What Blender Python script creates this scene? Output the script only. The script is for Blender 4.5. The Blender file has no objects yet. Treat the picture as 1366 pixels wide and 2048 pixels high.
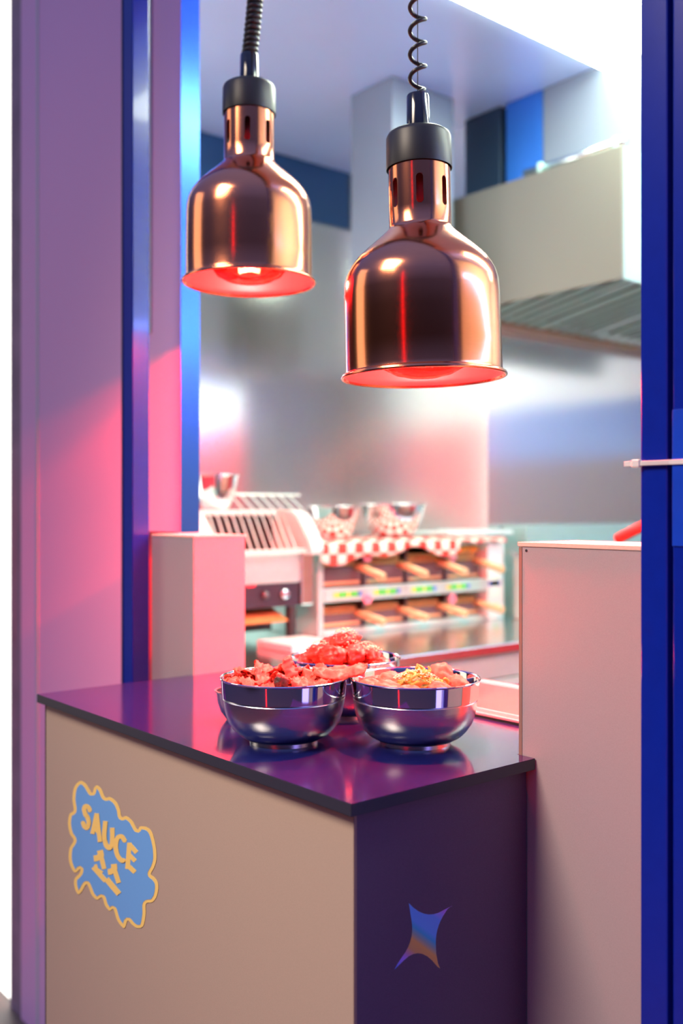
import bpy, bmesh, math, random
from mathutils import Vector, Matrix, noise
random.seed(7)
S = bpy.context.scene
COL = S.collection

# ------------------------------------------------------------------ camera
# axes: x runs from the customer side into the kiosk, y runs along the facade, z up.
TH = math.radians(39.83)
CAM = Vector((-0.680, -0.799, 1.41))
FPX, HX, HY = 1991.0, 683.0, 1020.0
cd = bpy.data.cameras.new('camera')
cam = bpy.data.objects.new('camera', cd); COL.objects.link(cam)
cam.location = CAM
cam.rotation_euler = (math.pi/2, 0, -TH)
cd.sensor_fit = 'VERTICAL'; cd.sensor_height = 36.0; cd.sensor_width = 24.0
cd.lens = 36.0*FPX/2048.0
cd.shift_y = -4.0/2048.0
cd.clip_start = 0.05; cd.clip_end = 60
cd.dof.use_dof = True; cd.dof.focus_distance = 1.27; cd.dof.aperture_fstop = 2.8
S.camera = cam
S.view_settings.view_transform = 'Standard'
S.view_settings.look = 'None'
S.view_settings.gamma = 1.0
S.view_settings.use_curve_mapping = False
S.view_settings.exposure = 0.0
FD = Vector((math.sin(TH), math.cos(TH), 0)); RD = Vector((FD.y, -FD.x, 0))

def ray(px, py):
    return FD + RD*((px-HX)/FPX) + Vector((0,0,1))*((HY-py)/FPX)
def on(axis, val, px, py):
    d = ray(px, py); i = 'xyz'.index(axis)
    t = (val-CAM[i])/d[i]
    return CAM + d*t
def at(px, py, depth):
    return CAM + ray(px, py)*depth

# ------------------------------------------------------------------ world
w = bpy.data.worlds.new('world'); S.world = w; w.use_nodes = True
nt = w.node_tree; nt.nodes.clear()
out = nt.nodes.new('ShaderNodeOutputWorld'); bg = nt.nodes.new('ShaderNodeBackground')
tc = nt.nodes.new('ShaderNodeTexCoord'); sp = nt.nodes.new('ShaderNodeSeparateXYZ'); mr = nt.nodes.new('ShaderNodeMapRange')
cr = nt.nodes.new('ShaderNodeValToRGB')
mr.inputs[1].default_value = -1; mr.inputs[2].default_value = 1
nt.links.new(tc.outputs['Generated'], sp.inputs[0]); nt.links.new(sp.outputs[2], mr.inputs[0])
nt.links.new(mr.outputs[0], cr.inputs[0]); nt.links.new(cr.outputs[0], bg.inputs[0]); nt.links.new(bg.outputs[0], out.inputs[0])
e = cr.color_ramp.elements
e[0].position = 0.0; e[0].color = (0.03,0.02,0.03,1)
e[1].position = 1.0; e[1].color = (0.22,0.30,0.85,1)
for p_, c_ in ((0.42,(0.016,0.010,0.014,1)), (0.60,(0.016,0.012,0.022,1)), (0.76,(0.13,0.19,0.66,1))):
    k = e.new(p_); k.color = c_
bg.inputs[1].default_value = 0.9

def area(name, loc, target, sx, sy, power, color, spread=math.pi):
    l = bpy.data.lights.new(name, 'AREA'); l.shape = 'RECTANGLE'; l.size = sx; l.size_y = sy
    l.energy = power; l.color = color; l.spread = spread
    o = bpy.data.objects.new(name, l); COL.objects.link(o)
    o.location = loc
    o.rotation_euler = (Vector(target)-Vector(loc)).to_track_quat('-Z','Y').to_euler()
    return o
# daylight coming down the street from the left, blue sign glow from the right, soft light on the far side
area('street_daylight', (-1.15, 2.35, 1.85), (0.1,0.35,1.25), 0.8, 2.3, 9, (1.0,0.84,0.64))
area('front_daylight', (-1.8, 0.4, 3.2), (0.0,0.0,0.9), 0.9, 0.9, 15, (1.0,0.82,0.64), math.radians(66))
area('blue_sign_glow', (0.3, -2.4, 1.0), (0.1,0.2,1.0), 0.7, 1.6, 9.0, (0.38,0.30,1.0))

# ------------------------------------------------------------------ materials
def mat(name, color, rough=0.5, metal=0.0, noise_amt=0.0, noise_scale=40, bump=0.0, aniso=0.0, coat=0.0, emit=None, estr=0.0, spec=None, stretch=None):
    m = bpy.data.materials.new(name); m.use_nodes = True
    n = m.node_tree.nodes; L = m.node_tree.links
    b = n['Principled BSDF']
    b.inputs['Base Color'].default_value = (*color,1)
    b.inputs['Roughness'].default_value = rough
    b.inputs['Metallic'].default_value = metal
    if aniso:
        b.inputs['Anisotropic'].default_value = aniso
    if coat: b.inputs['Coat Weight'].default_value = coat; b.inputs['Coat Roughness'].default_value = 0.05
    if spec is not None: b.inputs['Specular IOR Level'].default_value = spec
    if emit: b.inputs['Emission Color'].default_value = (*emit,1); b.inputs['Emission Strength'].default_value = estr
    if noise_amt or bump:
        tcn = n.new('ShaderNodeTexCoord'); mp = n.new('ShaderNodeMapping'); nz = n.new('ShaderNodeTexNoise')
        nz.inputs['Scale'].default_value = noise_scale; nz.inputs['Detail'].default_value = 5
        if stretch: mp.inputs['Scale'].default_value = stretch
        L.new(tcn.outputs['Object'], mp.inputs[0]); L.new(mp.outputs[0], nz.inputs['Vector'])
        if noise_amt:
            mx = n.new('ShaderNodeMix'); mx.data_type = 'RGBA'; mx.blend_type = 'MULTIPLY'
            rm = n.new('ShaderNodeMapRange'); rm.inputs[1].default_value = 0.3; rm.inputs[2].default_value = 0.7
            rm.inputs[3].default_value = 1-noise_amt; rm.inputs[4].default_value = 1+noise_amt
            L.new(nz.outputs[0], rm.inputs[0])
            cmb = n.new('ShaderNodeCombineColor')
            for i in range(3): L.new(rm.outputs[0], cmb.inputs[i])
            mx.inputs[0].default_value = 1; mx.inputs[6].default_value = (*color,1)
            L.new(cmb.outputs[0], mx.inputs[7]); L.new(mx.outputs[2], b.inputs['Base Color'])
        if bump:
            bp = n.new('ShaderNodeBump'); bp.inputs['Strength'].default_value = bump; bp.inputs['Distance'].default_value = 0.002
            L.new(nz.outputs[0], bp.inputs['Height']); L.new(bp.outputs[0], b.inputs['Normal'])
    return m
M = {}
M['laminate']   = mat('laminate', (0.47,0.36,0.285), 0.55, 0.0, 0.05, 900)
M['pier']       = mat('pier_panel', (0.46,0.37,0.385), 0.5, 0.0, 0.05, 900)
M['laminate_edge'] = mat('laminate_edge', (0.30,0.19,0.15), 0.6)
M['seam']       = mat('seam', (0.03,0.02,0.02), 0.8)
M['lid']        = mat('ledge_lid', (0.75,0.62,0.5), 0.5, 0, 0.04, 300)
M['slab']       = mat('black_slab', (0.010,0.012,0.10), 0.14, 0.0, 0.0, 300, 0.0, coat=0.25)
M['slab_edge']  = mat('slab_edge', (0.03,0.03,0.05), 0.35)
M['slab_top_edge'] = mat('slab_bevel', (0.55,0.5,0.45), 0.3)
M['blue']       = mat('blue_lacquer', (0.003,0.02,0.36), 0.22, 0.0, 0.04, 60, 0.02, coat=0.4)
M['blue2']      = mat('blue_lacquer_bright', (0.006,0.06,0.62), 0.3, 0.0, 0.06, 30, 0.03, coat=0.4)
M['blue_dark']  = mat('blue_gasket', (0.004,0.008,0.10), 0.4)
M['panel']      = mat('brushed_panel', (0.93,0.57,0.92), 0.4, 0.05, 0.03, 60, 0.015, stretch=(60,60,1))
M['steel']      = mat('steel', (0.66,0.74,0.75), 0.20, 1.0, 0.05, 30, 0.0, aniso=0.4)
M['steel_wall'] = mat('steel_wall', (0.84,0.86,0.85), 0.16, 0.88)
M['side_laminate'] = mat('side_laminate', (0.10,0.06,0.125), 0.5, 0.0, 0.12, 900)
M['hood_cap']   = mat('hood_satin', (0.20,0.185,0.16), 0.45, 0.7)
M['red_tube']   = mat('red_tube', (1,0.02,0.02), 0.5, emit=(1.0,0.01,0.015), estr=7.0)
M['blue_tube']  = mat('blue_tube', (0.2,0.3,1), 0.5, emit=(0.22,0.32,1.0), estr=40.0)
M['steel_white']= mat('steel_satin', (0.36,0.56,0.53), 0.38, 0.3, 0.03, 30)
M['steel_dark'] = mat('steel_dark', (0.16,0.16,0.17), 0.35, 0.9)
M['polish']     = mat('polished_steel', (0.80,0.80,0.82), 0.07, 1.0)
M['brushed']    = mat('brushed_bowl', (0.62,0.62,0.66), 0.24, 1.0, 0.06, 40, 0.03, aniso=0.5, stretch=(1,1,40))
M['copper']     = mat('copper', (0.86,0.31,0.15), 0.15, 1.0, 0.04, 60, 0.012, aniso=0.3, stretch=(1,1,40))
M['copper_in']  = mat('copper_inside', (0.20,0.09,0.09), 0.42, 0.3)
M['black_cap']  = mat('black_cap', (0.022,0.024,0.026), 0.42)
M['black_gloss']= mat('black_gloss', (0.012,0.013,0.014), 0.12, coat=0.5)
M['cord']       = mat('cord_rubber', (0.03,0.03,0.03), 0.32)
M['ceiling']    = mat('ceiling_panel', (0.42,0.52,0.86), 0.32, 0.35, 0.03, 3)
M['reflected_blue']  = mat('reflected_blue', (0.03,0.16,0.62), 0.3, 0.4)
M['reflected_dark']  = mat('reflected_dark', (0.02,0.04,0.08), 0.35, 0.3)
M['duct_grey']  = mat('duct_grey', (0.20,0.23,0.30), 0.4, 0.4, 0.04, 4)
M['jamb_reflection']  = mat('blue_reflection_steel', (0.05,0.15,0.62), 0.22, 1.0)  # steel edge with the blue it mirrors put into its colour
M['trough']     = mat('tan_trough', (0.42,0.34,0.22), 0.4, 0.5)
M['tray_steel'] = mat('tray_steel', (0.74,0.70,0.66), 0.3, 0.6)
M['dusky_trim'] = mat('dusky_trim', (0.34,0.26,0.34), 0.5, 0, 0.2, 8)
M['wall_reflection']    = mat('dark_blue_reflection', (0.02,0.075,0.20), 0.35, 0.3)
M['floor']      = mat('floor_tile', (0.12,0.09,0.08), 0.5, 0, 0.1, 20)
M['white_plastic'] = mat('white_plastic', (0.58,0.74,0.72), 0.35)
M['clip']       = mat('clip_pink', (0.85,0.30,0.45), 0.4)
M['red_reflect_wall']   = mat('red_reflect_wall', (0.80,0.05,0.08), 0.5, 0, 0.03, 10)
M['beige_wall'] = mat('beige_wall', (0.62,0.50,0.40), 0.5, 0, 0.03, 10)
M['mauve_reflect_wall'] = mat('mauve_reflect_wall', (0.20,0.15,0.17), 0.5, 0, 0.03, 10)
M['blue_reflect_wall']  = mat('blue_reflect_wall', (0.16,0.27,0.58), 0.5, 0, 0.03, 10)
M['plain_wall'] = mat('plain_wall', (0.85,0.87,0.86), 0.6, 0, 0.03, 10)
M['dark']       = mat('dark_cavity', (0.018,0.012,0.01), 0.5)
M['pan']        = mat('pan_plastic', (0.10,0.08,0.09), 0.35)
M['handle']     = mat('tan_handle', (0.58,0.43,0.22), 0.4)
M['panrim']     = mat('amber_pan', (0.38,0.24,0.08), 0.35, 0.0, 0.2, 60)
M['control']    = mat('control_panel', (0.025,0.03,0.05), 0.3)
M['white_lit']  = mat('white_enamel', (0.54,0.78,0.72), 0.3)
M['tie']        = mat('nylon', (0.85,0.80,0.78), 0.35)
M['redplastic'] = mat('red_plastic', (0.85,0.06,0.04), 0.35)
M['fry_orange'] = mat('fried_food', (0.85,0.36,0.06), 0.6, 0, 0.3, 60)
M['chip']       = mat('crisp', (0.72,0.13,0.075), 0.5, 0, 0.35, 90, 0.5)
M['chick']      = mat('glazed_chicken', (0.50,0.06,0.03), 0.34, 0, 0.35, 80, 0.7)
M['tofu']       = mat('pale_piece', (0.74,0.20,0.12), 0.5, 0, 0.2, 60, 0.5)
M['green']      = mat('green_onion', (0.36,0.50,0.10), 0.45, 0, 0.3, 90)
M['seed']       = mat('sesame', (0.95,0.84,0.55), 0.45)
M['nori']       = mat('dark_piece', (0.05,0.02,0.015), 0.5, 0, 0.6, 120, 0.9)
M['lblgreen']   = mat('label_green', (0.04,0.55,0.03), 0.5)
M['lblyellow']  = mat('label_yellow', (0.50,0.62,0.06), 0.5)
M['lblblue']    = mat('label_blue', (0.05,0.16,0.60), 0.5)
M['lblred']     = mat('label_red', (0.85,0.05,0.08), 0.5)
M['st_blue']    = mat('sticker_blue', (0.16,0.42,0.85), 0.5, 0, 0.03, 900)
M['st_yellow']  = mat('sticker_yellow', (1.0,0.70,0.20), 0.5, 0, 0.03, 900)
M['light']      = mat('lit_diffuser', (1,1,1), 0.5, emit=(0.88,1.0,0.80), estr=25.0)
M['window_lit'] = mat('lit_window', (0.9,0.9,0.85), 0.5, emit=(1.0,0.97,0.88), estr=3.0)
M['filament']   = mat('filament', (1,0.6,0.3), 0.5, emit=(1.0,0.42,0.18), estr=14.0)

# gingham
def gingham():
    m = bpy.data.materials.new('gingham'); m.use_nodes = True
    n = m.node_tree.nodes; L = m.node_tree.links; b = n['Principled BSDF']; b.inputs['Roughness'].default_value = 0.8
    uv = n.new('ShaderNodeUVMap'); ck = n.new('ShaderNodeTexChecker'); ck.inputs['Scale'].default_value = 1.0
    ck.inputs['Color1'].default_value = (0.72,0.66,0.56,1); ck.inputs['Color2'].default_value = (0.62,0.05,0.035,1)
    L.new(uv.outputs[0], ck.inputs[0]); L.new(ck.outputs[0], b.inputs['Base Color'])
    return m
M['gingham'] = gingham()
# red bulb glass
def bulbglass():
    m = bpy.data.materials.new('red_bulb_glass'); m.use_nodes = True
    n = m.node_tree.nodes; L = m.node_tree.links; n.clear()
    o = n.new('ShaderNodeOutputMaterial'); mix = n.new('ShaderNodeMixShader'); tr = n.new('ShaderNodeBsdfTransparent'); gl = n.new('ShaderNodeBsdfGlossy')
    lw = n.new('ShaderNodeFresnel'); lw.inputs[0].default_value = 1.6
    tr.inputs[0].default_value = (1.0,0.35,0.28,1); gl.inputs[0].default_value = (1,0.5,0.4,1); gl.inputs['Roughness'].default_value = 0.06
    em = n.new('ShaderNodeEmission'); em.inputs[0].default_value = (1,0.05,0.03,1); em.inputs[1].default_value = 0.10
    ad = n.new('ShaderNodeAddShader')
    L.new(lw.outputs[0], mix.inputs[0]); L.new(tr.outputs[0], mix.inputs[1]); L.new(gl.outputs[0], mix.inputs[2])
    L.new(mix.outputs[0], ad.inputs[0]); L.new(em.outputs[0], ad.inputs[1]); L.new(ad.outputs[0], o.inputs[0])
    return m
M['bulb'] = bulbglass()
# iridescent star foil: diagonal colour bands of the print
def foil():
    m = bpy.data.materials.new('iridescent_foil'); m.use_nodes = True
    n = m.node_tree.nodes; L = m.node_tree.links; b = n['Principled BSDF']
    b.inputs['Roughness'].default_value = 0.4; b.inputs['Metallic'].default_value = 0.0
    uv = n.new('ShaderNodeUVMap'); s = n.new('ShaderNodeSeparateXYZ'); r = n.new('ShaderNodeValToRGB')
    L.new(uv.outputs[0], s.inputs[0]); L.new(s.outputs[0], r.inputs[0]); L.new(r.outputs[0], b.inputs['Base Color'])
    el = r.color_ramp.elements
    el[0].position = 0.0; el[0].color = (0.60,0.30,1,1)
    el[1].position = 1.0; el[1].color = (0.10,0.28,1,1)
    for p_, c_ in ((0.14,(0.50,0.24,0.95,1)),(0.25,(0.14,0.38,1,1)),(0.42,(0.12,0.42,1,1)),(0.48,(0.04,0.46,0.78,1)),(0.54,(0.30,0.42,0.40,1)),(0.60,(0.78,0.45,0.12,1)),(0.70,(0.72,0.38,0.14,1)),(0.76,(0.6,0.28,0.5,1)),(0.83,(0.45,0.25,1,1))):
        k = el.new(p_); k.color = c_
    return m
M['foil'] = foil()
# unseen inner walls: red, blue and mauve bands added for the steel's reflections
# ------------------------------------------------------------------ mesh helpers
def link(name, me, m=None, parent=None, smooth=False, loc=None):
    o = bpy.data.objects.new(name, me); COL.objects.link(o)
    if m is not None:
        for x in (m if isinstance(m,(list,tuple)) else [m]): me.materials.append(M[x] if isinstance(x,str) else x)
    if smooth:
        for p in me.polygons: p.use_smooth = True
    if parent: o.parent = parent
    if loc is not None: o.location = loc
    return o
def obj(name, bm, m=None, parent=None, smooth=False, loc=None):
    bmesh.ops.recalc_face_normals(bm, faces=bm.faces[:])
    me = bpy.data.meshes.new(name); bm.to_mesh(me); bm.free()
    return link(name, me, m, parent, smooth, loc)
def bx(bm, x0,x1,y0,y1,z0,z1, bev=0.0, mi=0):
    r = bmesh.ops.create_cube(bm, size=1.0)
    vs = r['verts']
    for v in vs:
        v.co = Vector(((x0+x1)/2+v.co.x*(x1-x0), (y0+y1)/2+v.co.y*(y1-y0), (z0+z1)/2+v.co.z*(z1-z0)))
    fs = list({f for v in vs for f in v.link_faces})
    for f in fs: f.material_index = mi
    if bev:
        es = list({e for v in vs for e in v.link_edges})
        bmesh.ops.bevel(bm, geom=es, offset=bev, segments=2, affect='EDGES', profile=0.5)
    return bm
def box(name, m, x0,x1,y0,y1,z0,z1, bev=0.0, parent=None, loc=(0,0,0)):
    bm = bmesh.new(); lx,ly,lz = loc
    bx(bm, x0-lx,x1-lx,y0-ly,y1-ly,z0-lz,z1-lz, bev)
    return obj(name, bm, m, parent, loc=(loc if parent is None and tuple(loc)!=(0,0,0) else None))
def lathe(bm, prof, seg=64, close=False, cx=0, cy=0, cz=0, mi=0):
    rings = []
    for r,z in prof:
        if r < 1e-6: rings.append([bm.verts.new((cx,cy,cz+z))])
        else: rings.append([bm.verts.new((cx+r*math.cos(2*math.pi*i/seg), cy+r*math.sin(2*math.pi*i/seg), cz+z)) for i in range(seg)])
    n = len(rings)
    for k in range(n if close else n-1):
        a, b = rings[k], rings[(k+1)%n]
        for i in range(seg):
            j = (i+1)%seg
            if len(a)==1 and len(b)==1: continue
            if len(a)==1: f = bm.faces.new((a[0], b[j], b[i]))
            elif len(b)==1: f = bm.faces.new((a[i], a[j], b[0]))
            else: f = bm.faces.new((a[i], a[j], b[j], b[i]))
            f.material_index = mi
    return bm
def tube(bm, pts, r, seg=8, cap=True):
    pts = [Vector(p) for p in pts]; rings = []
    up = Vector((0,0,1)); prev = None
    for i,p in enumerate(pts):
        t = (pts[min(i+1,len(pts)-1)]-pts[max(i-1,0)]).normalized()
        if prev is None:
            a = t.cross(up)
            if a.length < 1e-3: a = t.cross(Vector((1,0,0)))
            a.normalize()
        else:
            a = (prev - t*prev.dot(t)).normalized()
        prev = a; b = t.cross(a)
        rr = r[i] if isinstance(r,(list,tuple)) else r
        rings.append([bm.verts.new(p+a*rr*math.cos(2*math.pi*k/seg)+b*rr*math.sin(2*math.pi*k/seg)) for k in range(seg)])
    for A,B in zip(rings, rings[1:]):
        for k in range(seg): bm.faces.new((A[k],A[(k+1)%seg],B[(k+1)%seg],B[k]))
    if cap:
        bm.faces.new(rings[0][::-1]); bm.faces.new(rings[-1])
    return bm
def thing(name, label, cat, loc=(0,0,0), rz=0, group=None):
    o = bpy.data.objects.new(name, None); COL.objects.link(o); o.empty_display_size = 0.02
    o.location = loc; o.rotation_euler = (0,0,rz)
    return tag(o, label, cat, group)
def tag(o, label, cat, group=None):
    o['label'] = label; o['category'] = cat
    if group: o['group'] = group
    return o
def struct(o): o['kind'] = 'structure'; return o
def dup(o, parent=None):
    c = o.copy(); COL.objects.link(c)
    if parent: c.parent = parent
    for ch in [k for k in bpy.data.objects if k.parent == o]: dup(ch, c)
    return c
def sm(o):                      # smooth with sharp edges kept
    for p in o.data.polygons: p.use_smooth = True
    md = o.modifiers.new('es','EDGE_SPLIT'); md.split_angle = math.radians(38)
    return o

ZC = 1.10            # service counter top
# ------------------------------------------------------------------ setting
struct(box('floor', 'floor', -4,5,-4,6,-0.1,0.0))
CE = 2.90
struct(box('ceiling', 'ceiling', 0.36,4.2,-1.1,2.57,CE,CE+0.05))
struct(box('wall_left', 'steel_wall', 0.36,2.17,2.57,2.62,0.0,CE))
struct(box('wall_back', 'steel_wall', 2.17,2.22,1.75,2.62,0.0,CE))
struct(box('wall_recess', 'steel_wall', 2.22,4.2,1.75,1.80,0.0,CE))
bm = bmesh.new()
bx(bm, 4.2,4.25,-1.1,1.80,2.05,CE, mi=0); bx(bm, 4.2,4.25,-1.1,-0.2,0.0,2.05, mi=1); bx(bm, 4.2,4.25,-0.2,1.80,1.72,2.05, mi=2); bx(bm, 4.2,4.25,-0.2,1.80,0.0,1.72, mi=3)
struct(obj('wall_far', bm, ['plain_wall','red_reflect_wall','blue_reflect_wall','mauve_reflect_wall']))  # unseen wall; lower colours added for their reflections in the steel
bm = bmesh.new()
bx(bm, 0.55,4.2,-1.15,-1.1,2.12,CE, mi=0)
bx(bm, 0.55,3.0,-1.15,-1.1,0.0,2.12, mi=2)
bx(bm, 3.0,4.2,-1.15,-1.1,0.0,2.12, mi=1)
struct(obj('wall_right', bm, ['plain_wall','red_reflect_wall','beige_wall']))  # red part of this unseen wall added to tint the steel's reflection

struct(box('reflection_band','wall_reflection', 0.37,2.165,2.560,2.5695,2.65,CE-0.001))  # dark reflection at the top of the steel wall, painted as a band
# facade (plane x = 0.303): two half walls, blue posts, brushed panels
XF = 0.303
def halfwall(name, y0, y1, ztop, endpanel):
    bm = bmesh.new()
    bx(bm, XF, XF+0.115, y0, y1, 0.0, ztop-0.005, 0.0008)
    o = struct(obj(name, bm, 'pier'))
    return o
zr = 1.41-0.0407; zl = 1.41-0.0479
R0 = on('x', XF, 1038, 1500).y          # right half wall left edge
wr = struct(box('wall_front_right', 'pier', XF,XF+0.115,-1.1,R0-0.0055,0.0,zr-0.006))
box('end_panel','laminate_edge', XF-0.0003,XF+0.115,R0-0.0050,R0,0.0,zr-0.006, parent=wr)
box('ledge','lid', XF-0.0012,XF+0.118,-1.1,R0+0.001,zr-0.0055,zr, 0.0006, parent=wr)
s = on('x', XF, 1053, 1101)
bm = bmesh.new(); lathe(bm, [(0,0),(0.0016,0),(0.0016,0.001),(0,0.001)], 16)
for v in bm.verts: v.co = Vector((XF-v.co.z, s.y+v.co.x, s.z+v.co.y))
obj('screw', bm, 'steel_dark', wr)
L0 = on('x', XF, 388, 1350).y
L1 = on('x', XF, 300, 1350).y
PD = 0.042
yl0 = on('x', XF-PD, 265, 900).y; yl1 = on('x', XF-PD, 246, 900).y
wl = struct(box('wall_front_left', 'pier', XF,XF+0.115,L0,yl0-0.001,0.0,zl-0.004, 0.0008))
box('ledge','lid', XF-0.0012,XF+0.117,L0-0.001,yl0-0.001,zl-0.0045,zl, 0.0006, parent=wl)
# brushed panel right of the left post, above the ledge
XP = 0.405
JT = on('x', XP, 362, 900).y
jw = struct(box('wall_jamb', 'panel', XP,XP+0.012,JT+0.0005,on('x',XP,255,900).y,zl+0.0005,CE))
box('jamb_edge','jamb_reflection', XP-0.0005,XP+0.045,JT-0.001,JT,zl+0.0005,CE, parent=jw)
ly = on('x',XP-0.0015,303,500).y
struct(box('seam_light_strip', 'white_plastic', XP-0.004,XP-0.001,ly,ly+0.012,1.80,CE))  # white strip added for the light showing at the post seam
lz = on('x',XP+0.047,397,900)
struct(box('trim_4', 'white_plastic', XP+0.0455,XP+0.050,lz.y,lz.y+0.008,1.78,CE))
bm = bmesh.new()
yA = on('x',XP,42,900).y
bx(bm, XP+0.0135,XP+0.025,JT+0.05,yA-0.002,1.95,CE-0.001, mi=0); bx(bm, XP+0.0135,XP+0.025,JT+0.05,yA-0.002,0.0,1.95, mi=1)
struct(obj('wall_inner', bm, ['plain_wall','red_reflect_wall']))  # unseen backing; red lower part added to show as red in the steel
pl0 = on('x',XP,252,900).y; yA = on('x',XP,42,900).y; yB = on('x',XP,19,900).y
struct(box('wall_panel_left', 'panel', XP,XP+0.004,pl0,yA,0.0,CE))
struct(box('trim_2', 'white_plastic', XP-0.0015,XP-0.0001,on('x',XP,77,900).y,on('x',XP,74,900).y,0.0,CE))
struct(box('trim_3', 'dusky_trim', XP+0.002,XP+0.0130,yA+0.002,yB,0.0,CE))
struct(box('window_1', 'window_lit', XP+0.02,XP+0.03,yB+0.002,yB+0.9,0.0,CE))
# posts
def post(label, y0, y1, parts):
    t = thing('blue_post', label, 'post', (XF-0.02,(y0+y1)/2,0), 0, 'blue facade posts')
    return t
def pb(t, name, m, x0,x1,y0,y1,z0,z1,bev=0.002):
    bm = bmesh.new(); l = t.location
    bx(bm, x0-l.x,x1-l.x,y0-l.y,y1-l.y,z0-l.z,z1-l.z,bev)
    return obj(name, bm, m, t)
PD = 0.042
yl0 = on('x', XF-PD, 265, 900).y; yl1 = on('x', XF-PD, 246, 900).y
t = post('square blue lacquered post at the left of the hatch, beside the red-lit panel', yl0, yl1, 0)
pb(t,'post_body','blue', XF-PD,XF-0.0045,yl0,yl1,0,2.95)
pb(t,'gasket_strip','blue_dark', XF-PD-0.0008,XF-0.0045,yl1+0.0003,yl1+0.006,0,2.95,0.0005)
yr0 = on('x', XF-PD, 1280.5, 900).y; yr1 = on('x', XF-PD, 1335, 900).y
t = post('square blue lacquered post at the right frame edge with a white zip tie around it', yr1, yr0, 0)
pb(t,'post_body','blue', XF-PD,XF-0.004,yr1,yr0,0,2.95)
y2 = on('x', XF-PD, 1347, 900).y
t = thing('blue_channel', 'glossy blue channel profile at the right frame edge behind the zip tie', 'post', (XF-0.03,y2-0.05,0))
pb(t,'channel_back','blue_dark', XF-0.012,XF-0.004,y2-0.12,yr1-0.001,0,2.95)
pb(t,'channel_face','blue', XF-PD-0.002,XF-0.0125,y2-0.12,y2,0,2.95)
za = on('x',XF-PD,1350,820).z; zb = on('x',XF-PD,1350,1092).z
pb(t,'film_strip','blue2', XF-PD-0.0035,XF-PD-0.0022,y2-0.11,y2-0.0005,zb,za,0.0003)
zz = on('x',XF-PD,1350,590).z
# zip tie
Z0 = on('x', XF-PD-0.004, 1300, 926).z
tz = thing('zip_tie', 'white nylon zip tie wrapped around the blue post at the right', 'zip tie', (XF-PD-0.004, yr0, Z0))
bm = bmesh.new()
l = tz.location
yh0 = on('x',XF-PD-0.004,1281,926).y; yh1 = on('x',XF-PD-0.004,1265,926).y; yt = on('x',XF-PD-0.004,1249,926).y
bx(bm, -0.0015,0.0015, (y2-0.14)-l.y, yh0-l.y-0.0002, -0.0026,0.0026, 0.0003)
bx(bm, 0.003,0.040+0.004, 0.0005,0.0022, -0.0026,0.0026, 0.0003)
for k in range(24):
    yy = yh0-l.y-0.002-0.0014*k
    bx(bm, -0.0019,-0.0014, yy-0.0003,yy+0.0003, -0.0018,0.0018)
obj('strap', bm, 'tie', tz)
bm = bmesh.new(); bx(bm, -0.003,0.003, yh0-l.y, yh1-l.y, -0.0043,0.0043, 0.0012)
obj('tie_head', bm, 'tie', tz)
bm = bmesh.new(); bx(bm, -0.001,0.001, yh1-l.y, yt-l.y, -0.0028,0.0028, 0.0003)
obj('tie_tail', bm, 'tie', tz)

# ------------------------------------------------------------------ service counter
CL = 0.8175
tcn = thing('service_counter', 'service counter clad in beige-grey panels with black glossy top under the heat lamps', 'counter', (0.15,0.4,0))
def cb(name, m, x0,x1,y0,y1,z0,z1,bev=0.0):
    l = tcn.location; bm = bmesh.new(); bx(bm, x0-l.x,x1-l.x,y0-l.y,y1-l.y,z0-l.z,z1-l.z,bev); return obj(name,bm,m,tcn)
IN = 0.013
yE = on('x', IN, 92, 1500).y
cb('body','seam', IN+0.004,XF-0.001,IN+0.004,yE-0.004,0.0,ZC-0.0145)
cb('front_panel','laminate', IN,IN+0.0038,IN-0.001,yE,0.0,ZC-0.0150,0.0004)
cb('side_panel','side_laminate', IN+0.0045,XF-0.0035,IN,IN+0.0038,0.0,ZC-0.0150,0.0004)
cb('end_strip','seam', IN-0.0006,IN+0.004,yE,yE+0.0025,0.0,ZC-0.0150)
cb('corner_strip','laminate_edge', IN+0.0002,IN+0.0042,IN-0.0018,IN-0.0010,0.0,ZC-0.0150)
# worktop slab: L-shaped: front part 0.303 deep, passes through the hatch
bm = bmesh.new(); l = tcn.location
def prism(bm, pts, z0, z1, mi=0):
    lo = [bm.verts.new((x,y,z0)) for x,y in pts]; hi = [bm.verts.new((x,y,z1)) for x,y in pts]
    n = len(pts)
    f = bm.faces.new(hi); f.material_index = mi
    bm.faces.new(lo[::-1])
    for i in range(n): bm.faces.new((lo[i],lo[(i+1)%n],hi[(i+1)%n],hi[i]))
XB = 0.43
pts = [(0,0),(XF-0.0015,0),(XF-0.0015,R0+0.001),(XB,R0+0.001),(XB,L0-0.001),(XF-0.0015,L0-0.001),(XF-0.0015,CL),(0,CL)]
prism(bm, [(x-l.x,y-l.y) for x,y in pts], ZC-0.014, ZC)
bmesh.ops.recalc_face_normals(bm, faces=bm.faces[:])
bmesh.ops.bevel(bm, geom=[e for e in bm.edges], offset=0.0006, segments=2, affect='EDGES')
for f in bm.faces: f.material_index = 0 if f.normal.z > 0.9 else (2 if (0.15 < f.normal.z <= 0.9) else 1)
obj('countertop', bm, ['slab','slab_edge','slab_top_edge'], tcn)

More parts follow.
